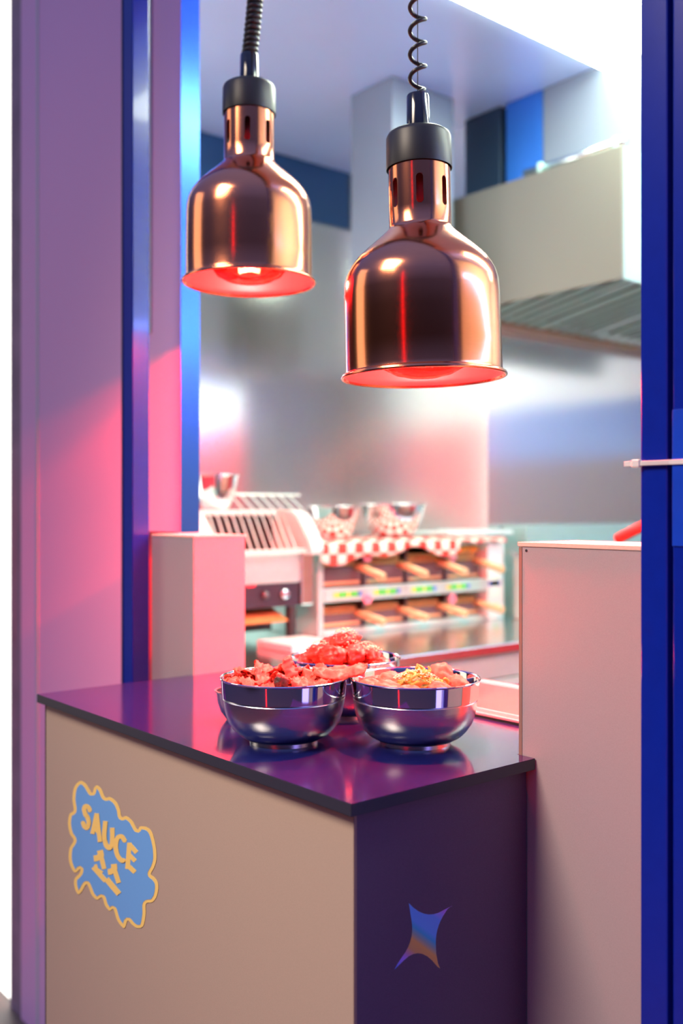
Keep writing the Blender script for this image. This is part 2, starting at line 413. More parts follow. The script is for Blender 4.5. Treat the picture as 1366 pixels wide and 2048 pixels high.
# ------------------------------------------------------------------ stickers
from mathutils.geometry import tessellate_polygon
def uvpoly(name, m, pts3, nrm, thick, parent):
    bm = bmesh.new(); nrm = Vector(nrm)
    hi = [bm.verts.new(Vector(p)+nrm*thick) for p in pts3]; lo = [bm.verts.new(Vector(p)) for p in pts3]
    for a,b,c in tessellate_polygon([[Vector(p) for p in pts3]]): bm.faces.new((hi[a],hi[b],hi[c]))
    n = len(pts3)
    for i in range(n): bm.faces.new((lo[i],lo[(i+1)%n],hi[(i+1)%n],hi[i]))
    for f in bm.faces: f.normal_update()
    return obj(name, bm, m, parent)
def smooth_closed(P, n=6):
    out = []; k = len(P)
    for i in range(k):
        p0,p1,p2,p3 = [Vector(P[(i+j-1)%k]) for j in range(4)]
        for s_ in range(n):
            t_ = s_/n
            out.append(0.5*((2*p1)+(p2-p0)*t_+(2*p0-5*p1+4*p2-p3)*t_*t_+(3*p1-p0-3*p2+p3)*t_**3))
    return out
def z7(x,y): return (60+x/3.415, 1480+y/3.415)
XS = IN
OUT = [(345,280),(385,300),(425,360),(440,325),(462,310),(490,335),(515,390),(550,390),(590,420),(615,470),(628,525),(660,520),(700,550),(735,610),(755,590),(800,595),(835,630),(860,720),(866,810),(850,870),(828,915),(855,940),(878,985),(870,1060),(840,1105),(795,1118),(792,1190),(775,1270),(735,1283),(700,1262),(670,1232),(650,1282),(625,1270),(595,1225),(572,1155),(545,1165),(515,1130),(495,1075),(460,1090),(425,1060),(400,1000),(385,985),(355,1035),(330,1052),(308,1010),(305,950),(340,910),(345,880),(315,905),(290,885),(268,820),(272,740),(300,685),(275,640),(262,570),(272,505),(300,480),(292,400),(305,320)]
sticker = thing('sauce_sticker', 'blue cloud-shaped SAUCE sticker with yellow outline on the front counter panel', 'sticker', on('x',XS,*z7(560,800)))
sl = sticker.location
def ontp(x,y,off): 
    p = on('x', XS, *z7(x,y)); return Vector((XS-off, p.y, p.z)) - sl
O2 = smooth_closed(OUT, 6)
def inset(P, d):
    n = len(P); res = []
    for i in range(n):
        a,b,c = P[i-1],P[i],P[(i+1)%n]
        t_ = (c-a); 
        if t_.length < 1e-6: res.append(b.copy()); continue
        t_.normalize(); nn = Vector((-t_.y, t_.x))
        res.append(b+nn*d)
    return res
area2 = sum(O2[i-1].x*O2[i].y-O2[i].x*O2[i-1].y for i in range(len(O2)))
IN2 = inset(O2, 22 if area2 > 0 else -22)
uvpoly('outline', 'st_yellow', [ontp(p.x,p.y,0.0004) for p in O2], (-1,0,0), 0.0002, sticker)
# inner blue: drop points that cross to within 19 of outline
IN3 = [p for p in IN2 if min((p-q).length for q in O2) > 17]
uvpoly('cloud', 'st_blue', [ontp(p.x,p.y,0.0007) for p in IN3], (-1,0,0), 0.0002, sticker)
CNT = [0]
def ribbon(bm, P, wd, off0, closed=False):
    P = [Vector(p) for p in P]
    for a,b in zip(P, P[1:]):
        CNT[0] = (CNT[0]+1)%40; off = off0+CNT[0]*0.00002
        t_ = (b-a); L_ = t_.length; t_.normalize(); nn = Vector((-t_.y,t_.x))*wd/2
        q = [a-nn, b-nn, b+nn, a+nn]
        lo = [bm.verts.new(ontp(v.x,v.y,off)) for v in q]; hi = [bm.verts.new(ontp(v.x,v.y,off+0.0002)) for v in q]
        bm.faces.new(hi); bm.faces.new(lo[::-1])
        for i in range(4): bm.faces.new((lo[i],lo[(i+1)%4],hi[(i+1)%4],hi[i]))
    for p in P[1:-1]:
        CNT[0] = (CNT[0]+1)%40; off = off0+CNT[0]*0.00002+0.00001
        q = [p+Vector((math.cos(k*math.pi/5),math.sin(k*math.pi/5)))*wd/2 for k in range(10)]
        bm.faces.new([bm.verts.new(ontp(v.x,v.y,off+0.0002)) for v in q])
def openspl(P,n=6):
    P=[Vector(p) for p in P]; P=[P[0]*2-P[1]]+P+[P[-1]*2-P[-2]]; out=[]
    for i in range(1,len(P)-2):
        p0,p1,p2,p3=P[i-1:i+3]
        for s_ in range(n):
            t_=s_/n; out.append(0.5*((2*p1)+(p2-p0)*t_+(2*p0-5*p1+4*p2-p3)*t_*t_+(3*p1-p0-3*p2+p3)*t_**3))
    return out+[P[-2]]
letters = [
  [(openspl([(414,482),(405,460),(386,450),(376,470),(384,505),(400,530),(408,565),(396,598),(378,590),(366,560)]),25)],
  [([(462,500),(432,640)],24),([(462,500),(484,695)],24),([(445,598),(478,640)],18)],
  [(openspl([(522,552),(514,650),(524,712),(550,736),(566,700),(568,598)]),26)],
  [(openspl([(654,690),(632,658),(604,668),(592,720),(602,780),(628,818),(648,822)]),26)],
  [([(684,700),(670,880)],26),([(680,708),(733,768)],26),([(678,780),(724,826)],24),([(668,852),(722,902)],26)],
]
for L_ in letters:
    bm = bmesh.new()
    for P_,wd in L_: ribbon(bm, P_, wd*1.2, 0.0009)
    obj('letter', bm, 'st_yellow', sticker)
hang = [
  [([(482,752),(490,790),(462,806),(440,808)],34),([(488,785),(512,880)],26),([(452,848),(462,880),(500,905)],16),([(436,866),(522,962)],26)],
  [([(578,845),(582,880),(556,898),(538,900)],34),([(582,880),(612,975)],26),([(528,948),(614,1050)],32)],
]
for L_ in hang:
    bm = bmesh.new()
    for P_,wd in L_: ribbon(bm, P_, wd*1.2, 0.0009)
    obj('hangul_letter', bm, 'st_yellow', sticker)
# star on the side panel (plane y = IN)
def z8(x,y): return (700+x*300/1366, 1740+y*300/1366)
def arc(a,b,bulge,n=8):
    a=Vector(a);b=Vector(b);m_=(a+b)/2;t_=b-a;nn=Vector((-t_.y,t_.x)).normalized()*bulge
    return [a*(1-k/n)**2+2*(m_+nn*2)*(k/n)*(1-k/n)+b*(k/n)**2 for k in range(n)]
ST = arc((534,300),(905,325),92)+[Vector((938,323)),Vector((915,332)),Vector((885,358))]+arc((868,385),(783,720),32)+[Vector((784,760)),Vector((800,850)),Vector((820,897)),Vector((795,880))]+arc((785,868),(450,870),112)+[Vector((402,908)),Vector((430,855))]+arc((470,795),(545,400),52)
star = thing('star_sticker', 'iridescent four-pointed star sticker on the dark side panel of the counter', 'sticker', on('y',IN,*z8(650,600)))
ss = star.location
p3 = []; uvs = []
for p in ST:
    q = on('y', IN, *z8(p.x,p.y)); p3.append(Vector((q.x, IN-0.0002, q.z))-ss)
    # colour coordinate runs diagonally across the print
    uvs.append(min(1,max(0,((p.x-938)*-0.60+(p.y-300)*0.80)/(536*0.60+608*0.80)*1.0)))
# dense grid fill for smooth bands
bm = bmesh.new(); L_ = bm.loops.layers.uv.new('UVMap')
vv = [bm.verts.new(p) for p in p3]
for a,b,c in tessellate_polygon([p3]): bm.faces.new((vv[a],vv[b],vv[c]))
for _ in range(3): bmesh.ops.subdivide_edges(bm, edges=bm.edges[:], cuts=1)
for fc in bm.faces:
    for lp in fc.loops:
        c = lp.vert.co+ss
        rel = c-CAM; Z_ = rel.dot(FD); X_ = HX+rel.dot(RD)/Z_*FPX; Y_ = HY-rel.z/Z_*FPX
        X_ = (X_-700)*1366/300; Y_ = (Y_-1740)*1366/300
        lp[L_].uv = (min(1,max(0,((938-X_)*0.60+(Y_-300)*0.80)/(536*0.60+608*0.80))),0)
obj('foil', bm, 'foil', star)

# ------------------------------------------------------------------ heat lamps
U = 0.000700
def shade_mesh():
    outer = [(165,0),(164,4),(160,6.5),(157,8),(156,14),(155.5,60),(155,120),(154.5,160),(153,185),(149,203),(141,219),(129,235),(110,253),(90,270),(72,286),(64,294),(62,299),(62,330),(62,360),(62,390),(62,425)]
    inner = [(r-2.2,z) for r,z in outer[3:]][::-1]
    prof = [(r*U,z*U) for r,z in outer]+[(59.8*U,425*U)]+[(r*U,z*U) for r,z in inner[1:]]+[(158*U,2*U),(160*U,-1.5*U),(163*U,-2*U)]
    bm = bmesh.new(); lathe(bm, prof, 112, close=True)
    bmesh.ops.recalc_face_normals(bm, faces=bm.faces[:])
    return bm
def slot_cutter(k, n=7, a0=0.0):
    bm = bmesh.new(); ang = a0+2*math.pi*k/n
    pts = []
    hw = 7*U; z0 = 330*U; z1 = 388*U
    for i in range(9): a = math.pi*i/8; pts.append((hw*math.cos(a), z1-hw+hw*math.sin(a)))
    for i in range(9): a = math.pi+math.pi*i/8; pts.append((hw*math.cos(a), z0+hw+hw*math.sin(a)))
    A = [bm.verts.new((45*U, x, z)) for x,z in pts]; B = [bm.verts.new((80*U, x, z)) for x,z in pts]
    bm.faces.new(A); bm.faces.new(B[::-1])
    for i in range(len(pts)): bm.faces.new((A[i],B[i],B[(i+1)%len(pts)],A[(i+1)%len(pts)]))
    bmesh.ops.rotate(bm, verts=bm.verts[:], matrix=Matrix.Rotation(ang,3,'Z'))
    bmesh.ops.recalc_face_normals(bm, faces=bm.faces[:])
    return bm
def make_lamp(label, loc, a0, tilt=(0,0)):
    t = thing('heat_lamp', label, 'heat lamp', loc, 0, 'copper heat lamps over the counter')
    sh = obj('shade', shade_mesh(), 'copper', t, True)
    cut = bmesh.new()
    tmp = bpy.data.meshes.new('c')
    for k in range(7):
        b_ = slot_cutter(k, 7, a0); m_ = bpy.data.meshes.new('t'); b_.to_mesh(m_); b_.free(); cut.from_mesh(m_); bpy.data.meshes.remove(m_)
    cut.to_mesh(tmp); cut.free()
    co = bpy.data.objects.new('cutter', tmp); COL.objects.link(co)
    co.location = loc
    md = sh.modifiers.new('b','BOOLEAN'); md.operation='DIFFERENCE'; md.object=co; md.solver='EXACT'
    bpy.context.view_layer.update()
    dg = bpy.context.evaluated_depsgraph_get()
    me = bpy.data.meshes.new_from_object(sh.evaluated_get(dg))
    sh.modifiers.clear(); sh.data = me; bpy.data.objects.remove(co)
    sh.data.materials.append(M['copper_in'])
    for p in me.polygons:
        c = p.center; r = math.hypot(c.x,c.y)
        if r > 1e-6 and (p.normal.x*c.x+p.normal.y*c.y)/r < -0.2 and c.z > 3*U: p.material_index = 1
        if c.z > 210*U and p.normal.z < -0.3: p.material_index = 1
    sm(sh)
    rim = bmesh.new()
    lathe(rim, [((162.5+3.2*math.cos(a))*U, (3.2*math.sin(a))*U) for a in [2*math.pi*i/10 for i in range(10)]], 96, close=True)
    obj('rolled_rim', rim, 'copper', sh, True)
    cap = bmesh.new()
    lathe(cap, [(0,423*U),(64*U,423*U),(64.5*U,415*U),(65.5*U,414*U),(66*U,418*U),(65*U,476*U),(62*U,483*U),(56*U,487*U),(24*U,488*U),(0,488*U)], 80)
    c = obj('socket_cap', cap, 'black_cap', t, True); sm(c)
    g = bmesh.new()
    lathe(g, [(0,488*U),(24*U,488*U),(23.5*U,500*U),(22.5*U,560*U),(21*U,563*U),(17*U,563*U),(16*U,560*U),(0,559*U)], 48)
    g = obj('cord_grip', g, 'black_gloss', t, True); sm(g)
    b = bmesh.new()
    lathe(b, [(0,-3*U),(30*U,-1*U),(58*U,6*U),(80*U,18*U),(92*U,34*U),(97*U,52*U),(95*U,72*U),(86*U,96*U),(78*U,112*U)], 64)
    bl = obj('bulb', b, 'bulb', t, True)
    b = bmesh.new()
    lathe(b, [(78.2*U,112*U),(60*U,150*U),(45*U,190*U),(32*U,225*U),(28*U,260*U),(28*U,300*U),(0,300*U)], 64)
    obj('bulb_neck', b, 'steel', bl, True)
    f = bmesh.new()
    P = [Vector((-26*U+52*U*i/70, 5*U*math.cos(i*1.3), 26*U+5*U*math.sin(i*1.3)+6*U*math.sin(math.pi*i/70))) for i in range(71)]
    tube(f, P, 1.3*U, 6)
    tube(f, [(-26*U,0,30*U),(-14*U,0,120*U)], 1.0*U, 6); tube(f, [(26*U,0,30*U),(14*U,0,120*U)], 1.0*U, 6)
    obj('filament', f, 'filament', bl).rotation_euler = (0,0,-TH)
    sk = bmesh.new(); lathe(sk, [(0,300*U),(34*U,300*U),(34*U,423*U),(0,423*U)], 32)
    obj('socket', sk, 'copper_in', t, True)
    ld = bpy.data.lights.new('heat_lamp_light','POINT'); ld.energy = 235.0; ld.color = (1.0,0.014,0.016); ld.shadow_soft_size = 0.012
    lo = bpy.data.objects.new('heat_lamp_light', ld); COL.objects.link(lo); lo.parent = t; lo.location = (0,0,34*U)
    t.rotation_euler = (tilt[0], tilt[1], 0)
    return t
def helix(bm, base, top, radius, pitch, wire, turnskip=0.0, wob=0.0, seg=7):
    base = Vector(base); top = Vector(top); H = (top-base).length; d = (top-base).normalized()
    a = d.cross(Vector((0,1,0))).normalized(); b = d.cross(a)
    n = int(H/pitch*20); pts = []
    for i in range(n+1):
        s_ = i/n; th = s_*H/pitch*2*math.pi
        r_ = radius*min(1, s_*H/(pitch*0.6)+0.15)
        c = base+d*(s_*H)+RD*wob*math.sin(s_*3.1)
        pts.append(c+a*r_*math.cos(th)+b*r_*math.sin(th))
    tube(bm, pts, wire, seg)
facing = math.atan2(-FD.y,-FD.x)
RAILZ = 2.46
lf = on('x', 0.300, 847.5, 754)
lampF = make_lamp('nearest copper heat lamp, hanging lower at the right on a loosely coiled cord', lf, facing-0.08)
td = -0.022
# tilt: top leans towards screen left
lampF.rotation_euler = Matrix.Rotation(td, 3, FD).to_euler()
topF = lf + Matrix.Rotation(td,3,FD)@Vector((0,0,561*U))
bm = bmesh.new()
b0 = Vector((0,0,556*U)); railF = Matrix.Rotation(-td,3,FD)@(Vector((topF.x,topF.y,RAILZ))-lf)
helix(bm, b0, railF, 15.5*U, 47*U, 4.3*U)
tube(bm, [b0, railF], 0.9*U, 6)
obj('coiled_cord', bm, 'cord', lampF, True)
lb = on('x', 0.300, 498.5, 565)
lampB = make_lamp('farther copper heat lamp, hanging higher at the left on a tightly coiled cord', lb, facing+0.02)
bm = bmesh.new()
helix(bm, (0,0,556*U), (RD*0.012)+Vector((0,0,RAILZ-lb.z)), 15*U, 13.5*U, 5.6*U, wob=0.006)
obj('coiled_cord', bm, 'cord', lampB, True)
rail = box('lamp_rail', 'black_cap', 0.27,0.32,-0.02,0.72,RAILZ,RAILZ+0.03,0.003)
tag(rail, 'slim dark rail above the counter carrying both heat lamp cords', 'rail')
struct(box('wall_header', 'pier', 0.27,0.40,yr0+0.001,yl0-0.001,RAILZ+0.031,CE))

# ------------------------------------------------------------------ bowls
BR = 0.0854
def bowl_profile(s=1.0):
    o = [(0,0.004),(0.040,0.004),(0.0425,0.0),(0.0465,0.0),(0.0460,0.005),(0.0515,0.0065),(0.0615,0.0125),(0.069,0.0205),(0.0755,0.031),(0.0793,0.043),(0.0815,0.056),(0.0825,0.0625),(0.0816,0.0640),(0.0835,0.0655),(0.0842,0.075),(0.0850,0.0895),(0.0862,0.0905),(0.0866,0.0918),(0.0858,0.0928),(0.0846,0.0920),(0.0836,0.090),(0.0828,0.070),(0.080,0.056),(0.075,0.040),(0.066,0.0265),(0.054,0.016),(0.030,0.011),(0,0.010)]
    return [(r*s,z*s) for r,z in o]
def make_bowl(label, loc, s_=1.0):
    t = thing('metal_bowl', label, 'bowl', loc, 0, 'steel bowls of food on the counter')
    P = [(r*s_, z*0.945) for r,z in bowl_profile()]
    bm = bmesh.new(); lathe(bm, P[12:], 96); lathe(bm, P[4:13], 96, mi=1)
    bmesh.ops.remove_doubles(bm, verts=bm.verts[:], dist=1e-6)
    o = obj('bowl_body', bm, ['polish','brushed'], t, True); sm(o)
    bm = bmesh.new(); lathe(bm, P[:5], 80)
    o = obj('foot_ring', bm, 'brushed', t, True); sm(o)
    return t
def flo(px, py): return on('z', ZC, px, py)
bl1 = flo(568, 1020+0.31*1991/1.335); bl2 = flo(830, 1020+0.31*1991/1.328); bl3 = flo(688, 1020+0.31*1991/1.512)
B1 = make_bowl('steel bowl at front left heaped with red-lit curled crisps', bl1, 0.992)
B2 = make_bowl('steel bowl at front right holding pale chunks topped with green garnish', bl2, 1.008)
B3 = make_bowl('steel bowl behind the other two heaped with sesame-crusted chicken', bl3)
# sauce cup behind the left bowl
cpos = flo(481, 1438)
t = thing('sauce_cup', 'small low steel cup half hidden behind the front left bowl', 'cup', cpos)
bm = bmesh.new(); lathe(bm, [(0,0),(0.020,0),(0.0215,0.002),(0.029,0.012),(0.034,0.026),(0.0358,0.041),(0.0385,0.0425),(0.0385,0.044),(0.0352,0.0435),(0.033,0.026),(0.027,0.012),(0.018,0.003),(0,0.003)], 64)
sm(obj('cup_body', bm, 'brushed', t, True))
bm = bmesh.new(); lathe(bm, [(0,0.030),(0.0338,0.030),(0,0.031)], 48)
obj('sauce', bm, 'chick', t, True)

# food
def lump(bm, c, sz, rot, seed, amp=0.25, sub=3, freq=2.2):
    r = bmesh.ops.create_icosphere(bm, subdivisions=sub, radius=1.0)
    Rm = Matrix.Rotation(rot[0],3,'X')@Matrix.Rotation(rot[1],3,'Y')@Matrix.Rotation(rot[2],3,'Z')
    for v in r['verts']:
        n_ = v.co.normalized()
        d = 1+amp*noise.noise(n_*freq+Vector((seed,seed*2.3,seed*0.7)))+amp*0.5*noise.noise(n_*freq*3+Vector((seed*3,1,seed)))+amp*0.28*noise.noise(n_*freq*8+Vector((seed,5,seed*2)))
        p = n_*d; p = Vector((p.x*sz[0],p.y*sz[1],p.z*sz[2]))
        v.co = Rm@p+Vector(c)
def chip(bm, L_, W_, T_, curl, rot, seed):
    nx, ny = 22, 12; Rm = Matrix.Rotation(rot[2],3,'Z')@Matrix.Rotation(rot[1],3,'Y')@Matrix.Rotation(rot[0],3,'X')
    g = {}
    for s_ in (0,1):
        for i in range(nx+1):
            for j in range(ny+1):
                a = i/nx-0.5; b = j/ny-0.5
                wdt = W_*(1-0.7*abs(2*a)**5)*(1+0.45*noise.noise(Vector((a*6+seed,seed,0))))
                x = L_*a*(1+0.12*noise.noise(Vector((b*6,seed,2)))); y = wdt*math.sin(b*curl)/max(curl*0.5,0.3)*1.0
                z = -wdt*(1-math.cos(b*curl))*0.8 + 0.006*noise.noise(Vector((a*6+seed,b*5,seed))) + 0.0028*noise.noise(Vector((a*17+seed,b*14,seed))) + 0.0012*noise.noise(Vector((a*40,b*34,seed)))+L_*0.35*a*a
                edge = min(1, (0.5-abs(a))*8)*min(1,(0.5-abs(b))*6)
                z += (T_*(0.15+0.85*edge)/2)*(1 if s_ else -1)
                g[s_,i,j] = bm.verts.new(Rm@Vector((x,y,z)))
    for i in range(nx):
        for j in range(ny):
            bm.faces.new((g[1,i,j],g[1,i+1,j],g[1,i+1,j+1],g[1,i,j+1])); bm.faces.new((g[0,i,j+1],g[0,i+1,j+1],g[0,i+1,j],g[0,i,j]))
    for i in range(nx):
        bm.faces.new((g[0,i,0],g[0,i+1,0],g[1,i+1,0],g[1,i,0])); bm.faces.new((g[1,i,ny],g[1,i+1,ny],g[0,i+1,ny],g[0,i,ny]))
    for j in range(ny):
        bm.faces.new((g[1,0,j],g[1,0,j+1],g[0,0,j+1],g[0,0,j])); bm.faces.new((g[0,nx,j],g[0,nx,j+1],g[1,nx,j+1],g[1,nx,j]))
def food(name, bm, m, loc, label, cat, group):
    o = obj(name, bm, m, None, True, loc); tag(o, label, cat, group); return o
# local frame for a bowl: sx screen right, sy away from the camera
def bp(c, sx, sy, z): return Vector((c.x,c.y,c.z))+RD*sx+FD*sy+Vector((0,0,z-0.005))
rnd = random.Random(3)
# bowl 1 : a hidden bed, then visible curled crisps
spots = [(-0.062,-0.004,0.088,0),(-0.045,0.022,0.097,1),(-0.040,-0.020,0.092,2),(-0.028,0.040,0.100,1),(-0.052,0.034,0.093,0),(-0.022,0.004,0.094,3),(-0.015,-0.036,0.090,2),(-0.008,0.026,0.098,0),
         (0.012,0.006,0.104,4),(0.004,-0.018,0.093,2),(0.024,-0.034,0.091,3),(0.022,0.036,0.096,0),(0.036,0.008,0.093,1),(0.042,0.032,0.095,2),(0.046,-0.022,0.091,0),(0.060,0.010,0.090,3),
         (-0.058,-0.028,0.084,1),(0.030,-0.004,0.090,2),(-0.035,-0.046,0.086,0),(0.008,0.052,0.092,1),(0.055,-0.038,0.086,2)]
cl = {0:'thick',1:'curled',2:'bent',3:'flat',4:'upright'}
for i,(sx,sy,z,k) in enumerate(spots):
    bm = bmesh.new()
    L_ = rnd.uniform(0.036,0.048); W_ = rnd.uniform(0.018,0.026); T_ = rnd.uniform(0.003,0.006)
    rot = (rnd.uniform(-0.7,0.7), rnd.uniform(-0.45,0.45), rnd.uniform(0,3.1))
    if k == 4: rot = (0.5,-1.1,1.9); L_ = 0.036; W_ = 0.018; z += 0.001
    chip(bm, L_, W_, T_, rnd.uniform(1.2,3.0), rot, i*1.7)
    food('crisp', bm, 'chip', bp(bl1,sx*0.93,sy*0.93,z-0.004), 'curled reddish crisp in the heap filling the front left steel bowl', 'crisp', 'crisps heaped in the front left bowl')
bm = bmesh.new(); chip(bm, 0.072, 0.018, 0.008, 1.0, (0.2,-0.10,-TH+0.05), 44)
food('crisp_strip', bm, 'chip', bp(bl1,0.076,-0.004,0.0975), 'long crisp strip bridging the rims of the two front bowls', 'crisp', None)
bm = bmesh.new(); lump(bm, (0,0,0), (0.010,0.009,0.010), (0,0,0), 5, 0.35, 3, 3)
food('charred_piece', bm, 'nori', bp(bl1,0.000,-0.058,0.094), 'dark charred cube among the crisps of the front left bowl', 'food piece', None)
bm = bmesh.new()
lump(bm, (0,0,0), (0.066,0.066,0.026), (0,0,0), 9, 0.06, 4, 3)
food('crisp_bed', bm, 'chip', bp(bl1,0,0,0.062), 'packed layer of broken crisps under the heap in the front left bowl', 'crisps', None)['kind']='stuff'
# bowl 2
sp2 = [(-0.058,-0.014,0.080,(0.020,0.013,0.012)),(-0.036,-0.028,0.081,(0.019,0.014,0.012)),(-0.030,0.010,0.084,(0.020,0.016,0.013)),(-0.052,0.022,0.079,(0.016,0.014,0.011)),
       (0.036,0.010,0.091,(0.018,0.018,0.017)),(0.054,-0.010,0.082,(0.016,0.015,0.014)),(0.030,-0.034,0.081,(0.016,0.012,0.011)),(0.048,0.032,0.080,(0.018,0.014,0.012)),(0.000,0.042,0.081,(0.020,0.015,0.012)),(-0.010,-0.046,0.078,(0.018,0.012,0.011))]
for i,(sx,sy,z,sz) in enumerate(sp2):
    bm = bmesh.new(); lump(bm, (0,0,0), sz, (0.2,0.1,-0.85+rnd.uniform(-0.4,0.4)), i*3.1+1, 0.22, 4, 1.8)
    food('glazed_chunk', bm, 'tofu', bp(bl2,sx,sy,z), 'pale glazed chunk lying inside the front right steel bowl', 'food piece', 'chunks in the front right bowl')
bm = bmesh.new(); lump(bm, (0,0,0), (0.064,0.064,0.022), (0,0,0), 19, 0.06, 4, 3)
food('chunk_bed', bm, 'tofu', bp(bl2,0,0,0.056), 'layer of pale glazed pieces beneath the garnish in the front right bowl', 'food', None)['kind']='stuff'
for i in range(16):
    bm = bmesh.new()
    sx = rnd.gauss(0.006,0.014); sy = rnd.gauss(-0.014,0.012); z = 0.088+0.008*math.exp(-((sx-0.006)/0.018)**2)+rnd.uniform(0,0.006)
    n_ = 10; r_ = rnd.uniform(0.003,0.006); a0 = rnd.uniform(0,6)
    P = [Vector((r_*math.cos(a0+k*0.5), r_*math.sin(a0+k*0.5)*0.5, 0.0012*k+rnd.uniform(-0.0004,0.0004))) for k in range(n_)]
    tube(bm, P, [0.0013+0.0012*math.sin(math.pi*k/(n_-1)) for k in range(n_)], 6)
    bmesh.ops.rotate(bm, verts=bm.verts[:], matrix=Matrix.Rotation(rnd.uniform(-0.9,0.9),3,'X'))
    food('onion_curl', bm, 'green', bp(bl2,sx,sy,z-0.003), 'small green onion curl on top of the front right bowl', 'garnish', 'green garnish on the front right bowl')
bm = bmesh.new(); lump(bm, (0,0,0), (0.026,0.020,0.013), (0,0,-0.6), 29, 0.35, 4, 4)
food('chopped_garnish', bm, 'green', bp(bl2,0.004,-0.012,0.083), 'mound of chopped green garnish at the middle of the front right bowl', 'garnish', None)['kind']='stuff'
def seeds(name, c, n, sxr, syr, zc, zh, label, cx=0, cy=0):
    bm = bmesh.new()
    for i in range(n):
        a = rnd.uniform(0,2*math.pi); r_ = math.sqrt(rnd.random())
        sx = cx+sxr*r_*math.cos(a); sy = cy+syr*r_*math.sin(a)
        z = zc+zh*(1-r_*r_)
        p = RD*sx+FD*sy+Vector((0,0,z))
        q = bmesh.ops.create_icosphere(bm, subdivisions=1, radius=1.0)
        Rm = Matrix.Rotation(rnd.uniform(0,6),3,'Z')@Matrix.Rotation(rnd.uniform(-.8,.8),3,'X')
        for v in q['verts']: v.co = Rm@Vector((v.co.x*0.0017,v.co.y*0.0011,v.co.z*0.0008))+p
    o = obj(name, bm, 'seed', None, True, c); tag(o, label, 'seeds'); o['kind']='stuff'
seeds('sesame_seeds', bl2, 200, 0.030, 0.024, 0.088, 0.011, 'sesame seeds scattered over the garnish of the front right bowl', 0.0, -0.016)
# bowl 3 chicken with sesame
sp3 = [(-0.036,-0.012,0.099,(0.020,0.016,0.014)),(0.002,0.004,0.113,(0.022,0.019,0.017)),(-0.020,0.020,0.106,(0.018,0.016,0.014)),(-0.018,-0.030,0.098,(0.024,0.017,0.015)),
       (0.014,-0.022,0.098,(0.020,0.016,0.016)),(0.042,-0.004,0.093,(0.020,0.015,0.011)),(0.034,0.024,0.094,(0.018,0.016,0.012)),(0.056,-0.022,0.085,(0.014,0.012,0.010)),(-0.056,0.004,0.087,(0.015,0.014,0.011)),(-0.045,0.034,0.088,(0.018,0.014,0.012)),(0.008,0.044,0.092,(0.02,0.016,0.013))]
import itertools
for i,(sx,sy,z,sz) in enumerate(sp3):
    bm = bmesh.new(); lump(bm, (0,0,0), sz, (rnd.uniform(-.3,.3),rnd.uniform(-.3,.3),rnd.uniform(0,3)), i*2.3+40, 0.3, 4, 1.9)
    food('chicken_piece', bm, 'chick', bp(bl3,sx,sy,z), 'red glazed chicken piece heaped in the rearmost steel bowl', 'chicken piece', 'chicken pieces in the rear bowl')
bm = bmesh.new(); lump(bm, (0,0,0), (0.064,0.064,0.028), (0,0,0), 59, 0.06, 4, 3)
food('chicken_bed', bm, 'chick', bp(bl3,0,0,0.060), 'layer of glazed chicken beneath the heap in the rearmost bowl', 'food', None)['kind']='stuff'
def seeds_on(name, c, blobs, n, label):
    bm = bmesh.new()
    for i in range(n):
        sx,sy,z,sz = blobs[i%len(blobs)]
        th = rnd.uniform(0,2*math.pi); ph = rnd.uniform(0.1,1.45)
        nn = Vector((math.cos(th)*math.sin(ph), math.sin(th)*math.sin(ph), math.cos(ph)))
        r_ = 0.5*(sz[0]+sz[1])
        p = RD*(sx+nn.x*r_*1.02)+FD*(sy+nn.y*r_*1.02)+Vector((0,0,z+nn.z*sz[2]*1.05))
        q = bmesh.ops.create_icosphere(bm, subdivisions=1, radius=1.0)
        Rm = Matrix.Rotation(rnd.uniform(0,6),3,'Z')@Matrix.Rotation(rnd.uniform(-.8,.8),3,'X')
        for v in q['verts']: v.co = Rm@Vector((v.co.x*0.0017,v.co.y*0.0011,v.co.z*0.0009))+p
    o = obj(name, bm, 'seed', None, True, c); tag(o, label, 'seeds'); o['kind']='stuff'
seeds_on('sesame_seeds', bl3, [sp3[1],sp3[5],sp3[1],sp3[0],sp3[6],sp3[5],sp3[4]], 260, 'sesame seeds crusting the chicken in the rearmost bowl')

# steel tray standing behind the counter at the right
p0 = on('x', XB+0.004, 940, 1425)
ty0 = R0+0.03; ty1 = 0.30
t = thing('steel_tray', 'shallow steel pan just behind the counter, beside the right half wall', 'tray', (XB+0.05,(ty0+ty1)/2,ZC-0.06))
tl = t.location
bm = bmesh.new()
x0,x1 = XB+0.002-tl.x, XB+0.092-tl.x; y0_,y1_ = ty0-0.2-tl.y, ty1-tl.y
zf = 0.060+0.007; zbk = 0.060+0.034
bx(bm, x0,x1,y0_,y1_,0.0,0.002)
bx(bm, x0,x0+0.007,y0_,y1_,zf-0.004,zf,0.001); bx(bm, x0+0.0075,x0+0.010,y0_,y1_,0.0,zf-0.002,0.0005)
bx(bm, x0+0.011,x0+0.018,y0_,y1_,zf-0.003,zf+0.0035,0.001)
bx(bm, x1-0.002,x1+0.018,y0_,y1_,zbk-0.004,zbk,0.001); bx(bm, x1-0.005,x1-0.0025,y0_,y1_,0.0,zbk-0.001,0.0005)
bx(bm, x0+0.019,x1-0.006,y1_-0.003,y1_,0.0,zf,0.0005); bx(bm, x0+0.019,x1-0.006,y0_,y0_+0.003,0.0,zf,0.0005)
obj('tray_body', bm, 'tray_steel', t)
o = box('tray_support','steel_white', XB+0.006,XB+0.088,ty0-0.15,ty1-0.02,0.0,ZC-0.0605)
tag(o, 'steel cabinet under the pan just inside the hatch', 'cabinet')

